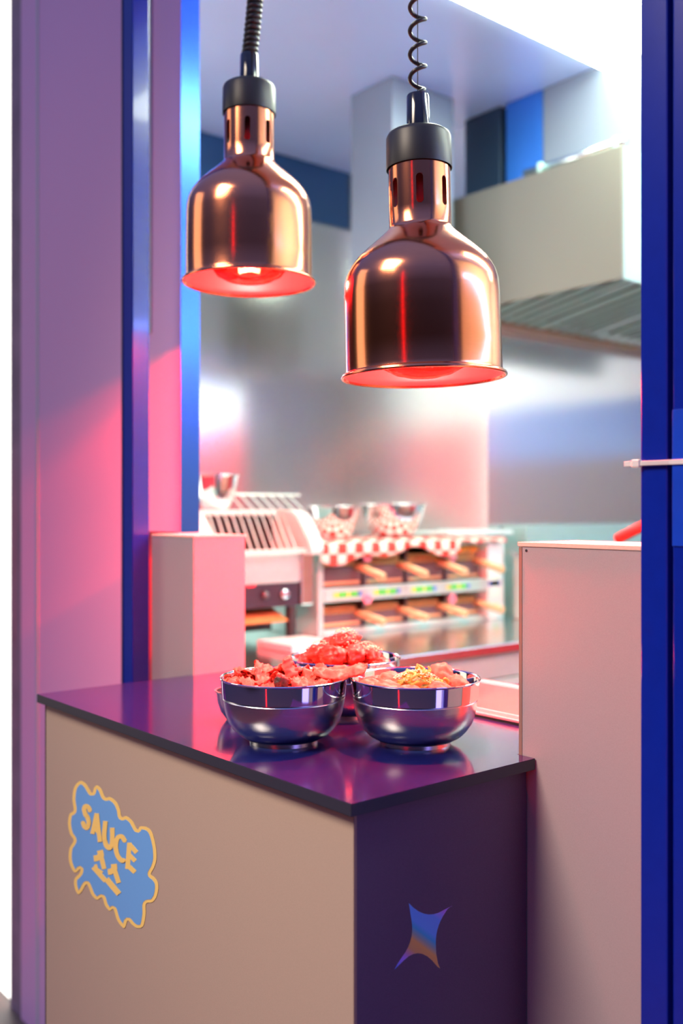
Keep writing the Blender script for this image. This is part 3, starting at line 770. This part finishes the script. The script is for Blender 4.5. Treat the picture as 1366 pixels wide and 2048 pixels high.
# ------------------------------------------------------------------ kitchen
KZ = 1.03; KY = 1.085
t = thing('kitchen_counter', 'long stainless steel kitchen counter with cold cabinet doors behind the service hatch', 'counter', (1.3,1.8,0))
def kb(tt, name, m, x0,x1,y0,y1,z0,z1,bev=0.0):
    l = tt.location; bm = bmesh.new(); bx(bm, x0-l.x,x1-l.x,y0-l.y,y1-l.y,z0-l.z,z1-l.z,bev); return obj(name,bm,m,tt)
kb(t,'worktop','steel', 0.44,2.165,KY,2.565,KZ-0.03,KZ,0.004)
kb(t,'front_rail','steel_white', 0.44,2.165,KY+0.012,KY+0.03,KZ-0.10,KZ-0.031,0.002)
kb(t,'carcass','steel_white', 0.44,2.165,KY+0.032,2.56,0.1,KZ-0.032)
xs = on('y',KY,985,1340).x
for k in range(-3,2):
    xa = xs+0.44*k; xb = xa+0.43
    if xa < 0.44: xa = 0.445
    if xb > 2.165: xb = 2.16
    if xb-xa < 0.08: continue
    d = kb(t,'door','steel_white', xa,xb,KY+0.008,KY+0.031,0.15,KZ-0.104,0.003)
    kb(t,'door_handle','steel', xa+0.05,xb-0.05,KY-0.002,KY+0.007,KZ-0.135,KZ-0.120,0.002)
    kb(t,'leg','steel', (xa+xb)/2-0.02,(xa+xb)/2+0.02,KY+0.06,KY+0.10,0.0,0.1)
# cutting board
pa = on('z',KZ+0.022,492,1292); pb_ = on('z',KZ+0.022,626,1273)
cbd = box('cutting_board','white_plastic', 0.9,pb_.x,1.30,1.46,KZ+0.0005,KZ+0.022,0.003)
tag(cbd, 'white cutting board lying on the kitchen counter in front of the toaster', 'cutting board')

# toaster
TY = 1.47
def xT(px): return on('y',TY,px,1100).x
def zT(px,py): return on('y',TY,px,py).z
t = thing('conveyor_toaster', 'steel conveyor toaster with wire feed rack and black control panel on kitchen counter', 'toaster', ((xT(395)+xT(625))/2,TY+0.2,KZ))
x0,x1 = xT(380),xT(626); xc = xT(601)
zt = zT(560,1108); zm = zT(560,1166); zk = zT(560,1214)
ztop = on('y',TY+0.10,560,1022).z
kb(t,'body_panel','steel_white', x0+0.002,xc,TY,TY+0.35,zm,zt,0.004)
kb(t,'control_panel','control', x0+0.002,xc-0.002,TY+0.004,TY+0.35,zk,zm-0.001,0.002)
kb(t,'cavity','dark', x0+0.03,xc-0.03,TY+0.10,TY+0.35,KZ+0.03,zk-0.001)
kb(t,'side_column','steel', xc+0.001,x1,TY-0.004,TY+0.36,zk,zt,0.004)
kb(t,'side_column','steel', x0-0.04,x0,TY-0.004,TY+0.36,zk,zt,0.004)
for (xa,ya) in ((xc-0.02,TY+0.02),(x0+0.02,TY+0.02),(xc-0.02,TY+0.33),(x0+0.02,TY+0.33)):
    kb(t,'leg','black_cap', xa-0.012,xa+0.012,ya-0.012,ya+0.012,KZ+0.0005,zk-0.001,0.003)
# exit chute
bm = bmesh.new(); l = t.location
za_ = zT(520,1238); 
q = [(x0+0.03,TY-0.02,za_-0.01),(xc-0.06,TY-0.02,za_-0.01),(xc-0.04,TY+0.10,zk-0.006),(x0+0.03,TY+0.10,zk-0.006)]
lo = [bm.verts.new(Vector(p)-l) for p in q]; hi = [bm.verts.new(Vector(p)-l+Vector((0,0,0.004))) for p in q]
bm.faces.new(lo[::-1]); bm.faces.new(hi)
for i in range(4): bm.faces.new((lo[i],lo[(i+1)%4],hi[(i+1)%4],hi[i]))
obj('exit_chute', bm, 'panrim', t)
# control details
def knob(px, py, r, m):
    p = on('y',TY+0.004,px,py); bm = bmesh.new()
    lathe(bm, [(0,0),(r,0),(r*0.92,0.012),(r*0.6,0.015),(0,0.015)], 24)
    for v in bm.verts: v.co = Vector((v.co.x, -v.co.z, v.co.y))+p-l
    return obj('knob', bm, m, t, True)
knob(567,1188,0.016,'steel'); knob(528,1190,0.011,'steel_dark')
p = on('y',TY+0.004,502,1171); kb(t,'warning_label','lblred', p.x-0.015,p.x+0.012,TY+0.002,TY+0.0038,p.z-0.004,p.z+0.003)
# rounded cheeks left and right of the feed rack
def cheek(xa, xb):
    prof = []
    for (dy,z) in [(-0.035,zt-0.004),(-0.045,zt+0.012),(-0.035,zt+0.04),(0.02,ztop-0.012),(0.05,ztop),(0.09,ztop+0.004),(0.30,ztop+0.004),(0.30,zt-0.004)]:
        prof.append((TY+dy,z))
    bm = bmesh.new()
    A = [bm.verts.new(Vector((xa,y,z))-l) for y,z in prof]; B = [bm.verts.new(Vector((xb,y,z))-l) for y,z in prof]
    bm.faces.new(A); bm.faces.new(B[::-1]); n=len(prof)
    for i in range(n): bm.faces.new((A[i],B[i],B[(i+1)%n],A[(i+1)%n]))
    bmesh.ops.recalc_face_normals(bm, faces=bm.faces[:])
    bmesh.ops.bevel(bm, geom=bm.edges[:], offset=0.004, segments=2, affect='EDGES')
    sm(obj('cheek', bm, 'white_lit', t))
cheek(xT(603),xT(632)-0.004); cheek(xT(392),xT(420))
kb(t,'hood_plate','white_lit', xT(421),xT(602),TY+0.12,TY+0.30,ztop-0.012,ztop+0.003,0.003)
kb(t,'feed_opening','dark', xT(421),xT(602),TY+0.14,TY+0.30,zt+0.001,ztop-0.014)
bm = bmesh.new()
xa,xb = xT(421),xT(602)
for k in range(12):
    x = xa+(xb-xa)*(k+0.5)/12
    up = [Vector((x+0.018,TY+0.115,ztop+0.002))-l]
    tube(bm, [Vector((x-0.02,TY-0.02,zt+0.012))-l, Vector((x+0.012,TY+0.08,ztop-0.02))-l]+up, 0.0022, 6)
tube(bm, [Vector((xa-0.01,TY-0.022,zt+0.012))-l, Vector((xb,TY-0.022,zt+0.012))-l], 0.003, 6)
tube(bm, [Vector((xa-0.01,TY-0.030,zt+0.005))-l, Vector((xb,TY-0.030,zt+0.005))-l], 0.003, 6)
obj('wire_rack', bm, 'white_lit', t)
bm = bmesh.new()
tube(bm, [Vector((xT(522),TY+0.24,ztop+0.05))-l, Vector((xT(522)+0.32,TY+0.24,ztop+0.05))-l], 0.004, 6)
for k in range(7):
    x = xT(600)+0.036*k-0.13
    tube(bm, [Vector((x,TY+0.10,ztop+0.006))-l, Vector((x+0.05,TY+0.24,ztop+0.05))-l], 0.0022, 6)
obj('upper_wire_rack', bm, 'white_lit', t)
# bowl on toaster
def big_bowl(label, c, r, h, group=None):
    tt = thing('mixing_bowl', label, 'bowl', c, 0, group)
    bm = bmesh.new()
    lathe(bm, [(0,0),(r*0.52,0),(r*0.58,h*0.04),(r*0.76,h*0.3),(r*0.90,h*0.65),(r*0.97,h*0.96),(r*1.03,h*0.97),(r*1.03,h),(r*0.96,h),(r*0.88,h*0.65),(r*0.74,h*0.3),(r*0.55,h*0.06),(0,h*0.05)], 64)
    sm(obj('bowl_body', bm, 'polish', tt, True))
    bm = bmesh.new(); lathe(bm, [(r*(1.015+0.02*math.cos(a)), h+r*0.02*math.sin(a)) for a in [k*math.pi/4 for k in range(8)]], 64, close=True)
    obj('rim', bm, 'steel', tt, True)
c = on('y', TY+0.20, 432, 1012)
big_bowl('small steel bowl standing on top of the toaster at the left', Vector((c.x, TY+0.20, ztop+0.0065)), 0.066, 0.098, 'steel mixing bowls in the kitchen')

# holding rack
RY = 1.52
def xR(px): return on('y',RY,px,1100).x
def zR(px,py): return on('y',RY,px,py).z
rx0, rx1 = xR(636), xR(1008)
rtop = zR(650,1090); zmid0 = zR(650,1206); zmid1 = zR(650,1178); zb0 = KZ+0.0005; zb1 = zR(650,1262)
RDP = 0.50
t = thing('holding_rack', 'two-tier steel holding rack with label strips under a gingham cloth', 'rack', ((rx0+rx1)/2,RY+RDP/2,KZ)); l = t.location
kb(t,'side_panel','steel_white', rx0,rx0+0.022,RY,RY+RDP,zb0,rtop,0.003)
kb(t,'side_panel','white_plastic', rx1-0.085,rx1,RY,RY+RDP,zb0,rtop,0.003)
kb(t,'top_panel','steel_white', rx0+0.023,rx1-0.086,RY,RY+RDP,rtop-0.012,rtop,0.002)
kb(t,'shelf_rail','steel_white', rx0+0.023,rx1-0.086,RY,RY+0.02,zmid0,zmid1,0.003)
kb(t,'shelf','steel', rx0+0.023,rx1-0.086,RY+0.021,RY+RDP,zmid0,zmid0+0.004)
kb(t,'base_rail','steel_white', rx0+0.023,rx1-0.086,RY,RY+RDP,zb0,zb1,0.003)
kb(t,'back_panel','dark', rx0+0.023,rx1-0.086,RY+RDP-0.005,RY+RDP-0.001,zb1,rtop-0.013)
for k in range(1,4):
    x = rx0+0.022+(rx1-0.086-rx0-0.022)*k/4
    kb(t,'divider','steel_dark', x-0.003,x+0.003,RY+0.024,RY+RDP-0.01,zb1+0.001,rtop-0.013)
# labels on strip
zz = (zmid0+zmid1)/2
for k in range(4):
    xa = rx0+0.06+0.162*k; 
    for j,(m,wd) in enumerate((('lblyellow',0.016),('lblgreen',0.034),('lblyellow',0.010),('lblgreen',0.030),('lblblue',0.014))):
        if xa+wd > rx1-0.09: break
        kb(t,'price_label',m, xa,xa+wd,RY-0.0012,RY-0.0001,zz-0.007,zz+0.007); xa += wd+0.002
xl = rx1-0.05
kb(t,'side_label','white_lit', xl-0.022,xl+0.022,RY-0.0015,RY-0.0002,zR(985,1195),zR(985,1122))
kb(t,'side_label','lblred', xl-0.008,xl+0.010,RY-0.003,RY-0.0016,zR(985,1140),zR(985,1128))
kb(t,'side_label','lblblue', xl-0.03,xl+0.03,RY-0.0015,RY-0.0002,zR(985,1172),zR(985,1150)-0.02)
kb(t,'side_label','lblgreen', xl-0.005,xl+0.018,RY-0.0015,RY-0.0002,zR(985,1218),zR(985,1208))
for px,py in ((735,1113),(905,1113),(735,1198),(905,1198)):
    p = on('y',RY-0.004,px,py); bm = bmesh.new()
    lathe(bm, [(0.012+0.005*math.cos(a),0.003*math.sin(a)) for a in [k*math.pi/4 for k in range(8)]], 20, close=True)
    for v in bm.verts: v.co = Vector((v.co.x,v.co.z,v.co.y))+p-l
    obj('clip', bm, 'clip', t, True)
# pans: nested steel-tan trays with handles, 4 wide, 2 rows
cw = (rx1-0.086-rx0-0.022)/4
rows = {'upper':(zmid1+0.001, rtop-0.016), 'lower':(zb1+0.001, zmid0-0.004)}
colname = ['leftmost','second from left','third from left','rightmost']
def pan_parts(tt, w_, h_):
    bm = bmesh.new()
    bx(bm, -w_/2,w_/2,0,0.40,0.0,0.003); bx(bm,-w_/2,w_/2,0,0.004,0.003,h_*0.52,0.001)
    bx(bm,-w_/2,-w_/2+0.004,0.004,0.40,0.003,h_*0.55); bx(bm,w_/2-0.004,w_/2,0.004,0.40,0.003,h_*0.55); bx(bm,-w_/2,w_/2,0.396,0.40,0.003,h_*0.55)
    obj('pan_body', bm, 'pan', tt)
    bm = bmesh.new(); bx(bm,-w_/2-0.002,w_/2+0.002,-0.004,0.40,h_*0.56,h_*0.62,0.001); bx(bm,-w_/2+0.01,w_/2-0.01,0.01,0.38,h_*0.63,h_*0.80,0.004)
    obj('lid', bm, 'panrim', tt)
    bm = bmesh.new(); tube(bm, [(w_*0.36,0.0,h_*0.52),(w_*0.40,-0.04,h_*0.46),(w_*0.44,-0.115,h_*0.28)], [0.010,0.012,0.013], 10)
    obj('handle', bm, 'handle', tt, True)
    bm = bmesh.new(); bx(bm,-w_/2+0.008,w_/2-0.008,-0.0015,-0.0002,0.006,0.016)
    obj('front_edge', bm, 'handle', tt)
firstpan = None
for rn,(z0,z1) in rows.items():
    for k in range(4):
        cx_ = rx0+0.022+cw*(k+0.5)
        lab = '%s dark handled food pan in the %s row of the rack' % (colname[k], rn)
        tt = thing('food_pan', lab, 'pan', (cx_,RY+0.03,z0), 0, 'handled pans in the holding rack')
        pan_parts(tt, cw-0.016, z1-z0)
        if rn == 'upper' and k == 3:
            fz = z0+(z1-z0)*0.80
for j in range(5):
    bm = bmesh.new(); lump(bm, (0,0,0), (0.020,0.018,0.012), (0,0,0), j*4.0, 0.2, 3)
    o = obj('nugget', bm, 'fry_orange', None, True, (rx0+0.022+cw*3.25+0.028*j, RY+0.045+0.01*(j%2), fz+0.009)); tag(o, 'orange fried nugget lying on the rightmost upper pan of the rack','nugget','fried nuggets on the rack')

# gingham cloth over the rack
def cloth():
    nx, ny = 90, 40
    X0, X1 = rx0-0.012, rx1-0.015
    bm = bmesh.new(); L_ = bm.loops.layers.uv.new('UVMap'); g = []
    for i in range(nx+1):
        row = []
        a = i/nx; x = X0+(X1-X0)*a
        drop = 0.052+0.016*math.sin(a*9+0.7)+0.010*math.sin(a*23)
        if a > 0.72: drop = 0.018+0.004*math.sin(a*40)
        for j in range(ny+1):
            s_ = j/ny*(0.40+drop)
            d_ = s_-0.40
            if d_ <= 0: y = RY+0.395+(-s_)+0.0; z = rtop+0.006+0.004*noise.noise(Vector((x*14,y*14,0)))+0.003
            else:
                ang = min(d_/0.012, math.pi/2)
                y = RY-0.005-0.012*math.sin(ang)-0.006*noise.noise(Vector((x*18,s_*9,3)))-0.006
                z = rtop+0.008-0.012*(1-math.cos(ang))-max(0,d_-0.0188)
            row.append((bm.verts.new((x,y,z)), (a*(X1-X0)/0.034, s_/0.034)))
        g.append(row)
    for i in range(nx):
        for j in range(ny):
            q = (g[i][j],g[i+1][j],g[i+1][j+1],g[i][j+1]); f = bm.faces.new([v for v,_ in q])
            for lp,(_,uv) in zip(f.loops,q): lp[L_].uv = uv
    o = obj('gingham_cloth', bm, 'gingham', None, True)
    md = o.modifiers.new('s','SOLIDIFY'); md.thickness = 0.002; md.offset = 1
    tag(o, 'red and white gingham cloth draped over the top of the holding rack', 'cloth')
cloth()
ct = rtop+0.016
def top_at(px, py, y): return on('y', y, px, py)
pB = on('y',RY+0.15,668,1070); big_bowl('steel mixing bowl on the gingham cloth, left one beside the toaster rack', Vector((pB.x,RY+0.15,ct)), 0.086, 0.100, 'steel mixing bowls in the kitchen')
pB = on('y',RY+0.15,786,1070); big_bowl('steel mixing bowl on the gingham cloth, larger right one', Vector((pB.x,RY+0.15,ct)), 0.110, 0.108, 'steel mixing bowls in the kitchen')
pB = on('y',RY+0.2,888,1060)
for nm,px,wd,hh,lab in (('serving_tray',888,0.10,0.012,'white flat tray on the cloth right of the mixing bowls'),('napkin_stack',950,0.075,0.016,'low white napkin stack on the right end of the rack')):
    pB = on('y',RY+0.2,px,1060)
    o = box(nm,'white_plastic', pB.x-wd,pB.x+wd,RY+0.08,RY+0.32,ct,ct+hh,0.003); tag(o, lab, 'tray' if nm=='serving_tray' else 'napkins')

# cooking line under the hood
HX0 = 1.973; HY0 = 1.02; HY1 = 1.745; HZ0 = 2.13; HZ1 = 2.547
t = thing('cooking_range', 'steel cooking range below the hood behind the right half wall', 'range', (2.8,1.4,0))
kb(t,'range_body','steel_white', 2.24,3.6,1.06,1.74,0.0,1.20,0.004)
kb(t,'griddle_plate','steel_white', 2.26,3.58,1.08,1.60,1.201,1.215,0.002)
kb(t,'splash_guard','steel_white', 2.24,3.6,1.62,1.74,1.201,1.35,0.004)
t = thing('condiment_bin', 'steel bin with dark front between the rack and the right half wall', 'bin', (2.07,1.35,KZ))
kb(t,'bin_body','steel_white', 2.00,2.16,1.22,1.48,KZ+0.0005,1.25,0.004)
kb(t,'bin_front','steel_dark', 2.02,2.14,1.215,1.2195,1.12,1.22,0.001)
kb(t,'bin_lid','steel', 1.995,2.165,1.215,1.485,1.251,1.262,0.003)
pr0 = on('x',1.2,1235,1078); pr1 = on('x',1.2,1330,1030)
bm = bmesh.new(); P = [Vector((0,0,0)), pr1-pr0, Vector((0,-0.16,pr1.z-pr0.z-0.02)), Vector((0.02,-0.20,-0.2)), Vector((0.02,-0.20,-0.8)), Vector((0.02,-0.20,0.013-pr0.z))]
tube(bm, P, 0.012, 10)
o = obj('red_hose', bm, 'redplastic', None, True, pr0)
tag(o, 'red hose end slanting up behind the right half wall', 'hose')

# hood
t = thing('extractor_hood', 'large stainless extractor hood with slatted baffle filters at upper right', 'hood', (2.9,1.4,HZ0)); l = t.location
HX1 = 3.9
kb(t,'end_cap','hood_cap', HX0,HX0+0.012,HY0,HY1,HZ0,HZ1,0.002)
kb(t,'front_panel','steel_white', HX0+0.0125,HX1,HY0,HY0+0.012,HZ0,HZ1,0.002)
kb(t,'top_panel','steel', HX0+0.0125,HX1,HY0+0.0125,HY1,HZ1-0.012,HZ1,0.001)
kb(t,'grease_trough','trough', HX0+0.013,HX1,HY1-0.055,HY1-0.001,HZ0-0.035,HZ0-0.005,0.004)
ya,za,yb,zb = HY0+0.02, HZ0+0.10, HY1-0.056, HZ0-0.012
pnl = 4; step = 0.034; npan = int((HX1-0.02-(HX0+0.014))/0.40)
for q_ in range(npan):
    bm = bmesh.new(); X = HX0+0.014+q_*0.40
    def slat(xa,xb,dz,th=0.004):
        v = [bm.verts.new(Vector(p)-l) for p in ((xa,ya,za+dz),(xb,ya,za+dz),(xb,yb,zb+dz),(xa,yb,zb+dz),(xa,ya,za+dz+th),(xb,ya,za+dz+th),(xb,yb,zb+dz+th),(xa,yb,zb+dz+th))]
        for f in ((0,1,2,3),(7,6,5,4),(0,4,5,1),(1,5,6,2),(2,6,7,3),(3,7,4,0)): bm.faces.new([v[i] for i in f])
    for k in range(6):
        slat(X+0.014+k*0.063, X+0.014+k*0.063+0.032, 0.0)
    slat(X,X+0.010,-0.002); slat(X+0.388,X+0.398,-0.002)
    obj('baffle_filter', bm, 'steel_white', t)
    bm = bmesh.new()
    slat(X+0.011,X+0.387,0.030)
    obj('filter_back', bm, 'dark', t)
# rails on top of hood and boxes behind
t = thing('steel_pipe', 'thin steel pipe running along the top edge of the hood', 'pipe', (HX0+0.02,1.2,HZ1))
l = t.location
bm = bmesh.new(); tube(bm, [Vector((HX0+0.02,HY0,HZ1+0.016))-l, Vector((HX0+0.02,HY0+0.40,HZ1+0.016))-l], 0.014, 12)
obj('pipe_run', bm, 'steel', t, True)
for yy in (HY0+0.03,HY0+0.33):
    bm = bmesh.new(); bx(bm, HX0+0.004-l.x,HX0+0.036-l.x,yy-0.008-l.y,yy+0.008-l.y,0.0005,0.034,0.002); obj('pipe_clamp', bm, 'steel_white', t)
xd = 2.12
def yD(px): return on('x',xd,px,300).y
o = box('duct_box','duct_grey', xd,xd+0.5,1.0,yD(1086),HZ1+0.001,CE-0.001,0.003); tag(o,'grey-blue duct box on the hood just below the bright ceiling light','duct','ventilation ducts')
def wait(): pass
o = box('blue_reflection_panel','reflected_blue', xd,xd+0.04,yD(1084),yD(1012),HZ1+0.001,CE-0.001,0.002); tag(o,'saturated blue vertical panel painting a wall reflection above the hood, beside the grey duct box','duct','ventilation ducts')  # blue reflection on the wall behind, built as a coloured panel
o = box('dark_reflection_panel','reflected_dark', xd,xd+0.04,yD(1000),yD(930),HZ1+0.001,CE-0.001,0.002); tag(o,'near-black vertical panel painting a wall reflection above the left end of the hood','duct','ventilation ducts')  # dark reflection on the wall behind, built as a coloured panel
# hanging duct
o = box('ceiling_duct','duct_grey', 1.64,1.94,1.71,1.93,2.12,CE-0.001,0.003); tag(o,'grey box duct dropping from the ceiling behind the nearest lamp','duct','ventilation ducts')

# ceiling light
t = thing('ceiling_light', 'big bright white ceiling light panel at the top right', 'ceiling light', (1.6,0.9,CE-0.02))
kb(t,'diffuser','light', 0.95,2.23,0.62,1.195,CE-0.02,CE-0.006)
kb(t,'frame','white_plastic', 0.94,2.24,0.61,1.205,CE-0.0055,CE-0.0005)

# blue tube along the kitchen's right wall
t = thing('tube_light', 'long blue tube light fixed along the right kitchen wall', 'tube light', (2.2,-1.08,2.20)); l = t.location
bm = bmesh.new(); tube(bm, [(-1.5,0.0,0),(1.5,0.0,0)], 0.018, 12); obj('tube', bm, 'blue_tube', t, True)
kb(t,'tube_holder','white_plastic', 0.72,3.68,-1.0995,-1.0985,2.185,2.215)


t = thing('ceiling_light', 'second long ceiling light panel, added out of view to brighten the kitchen', 'ceiling light', (2.4,-0.4,CE-0.02))  # unseen panel added to light the counter front and the steel wall
kb(t,'diffuser','light', 1.05,3.9,-0.62,-0.28,CE-0.02,CE-0.006)
kb(t,'frame','white_plastic', 1.04,3.91,-0.63,-0.27,CE-0.0055,CE-0.0005)
# red tube light standing on the street side, seen as a thin line in the copper shades
t = thing('street_tube_light', 'thin upright red tube light on a small foot across the pavement', 'tube light', (-1.85,-0.50,0)); l = t.location
bm = bmesh.new(); tube(bm, [(0,0,0.25),(0,0,2.7)], 0.016, 12); obj('tube', bm, 'red_tube', t, True)
bm = bmesh.new(); lathe(bm, [(0,0),(0.12,0),(0.12,0.01),(0.02,0.02),(0.02,0.25),(0,0.25)], 24); sm(obj('foot', bm, 'black_cap', t, True))
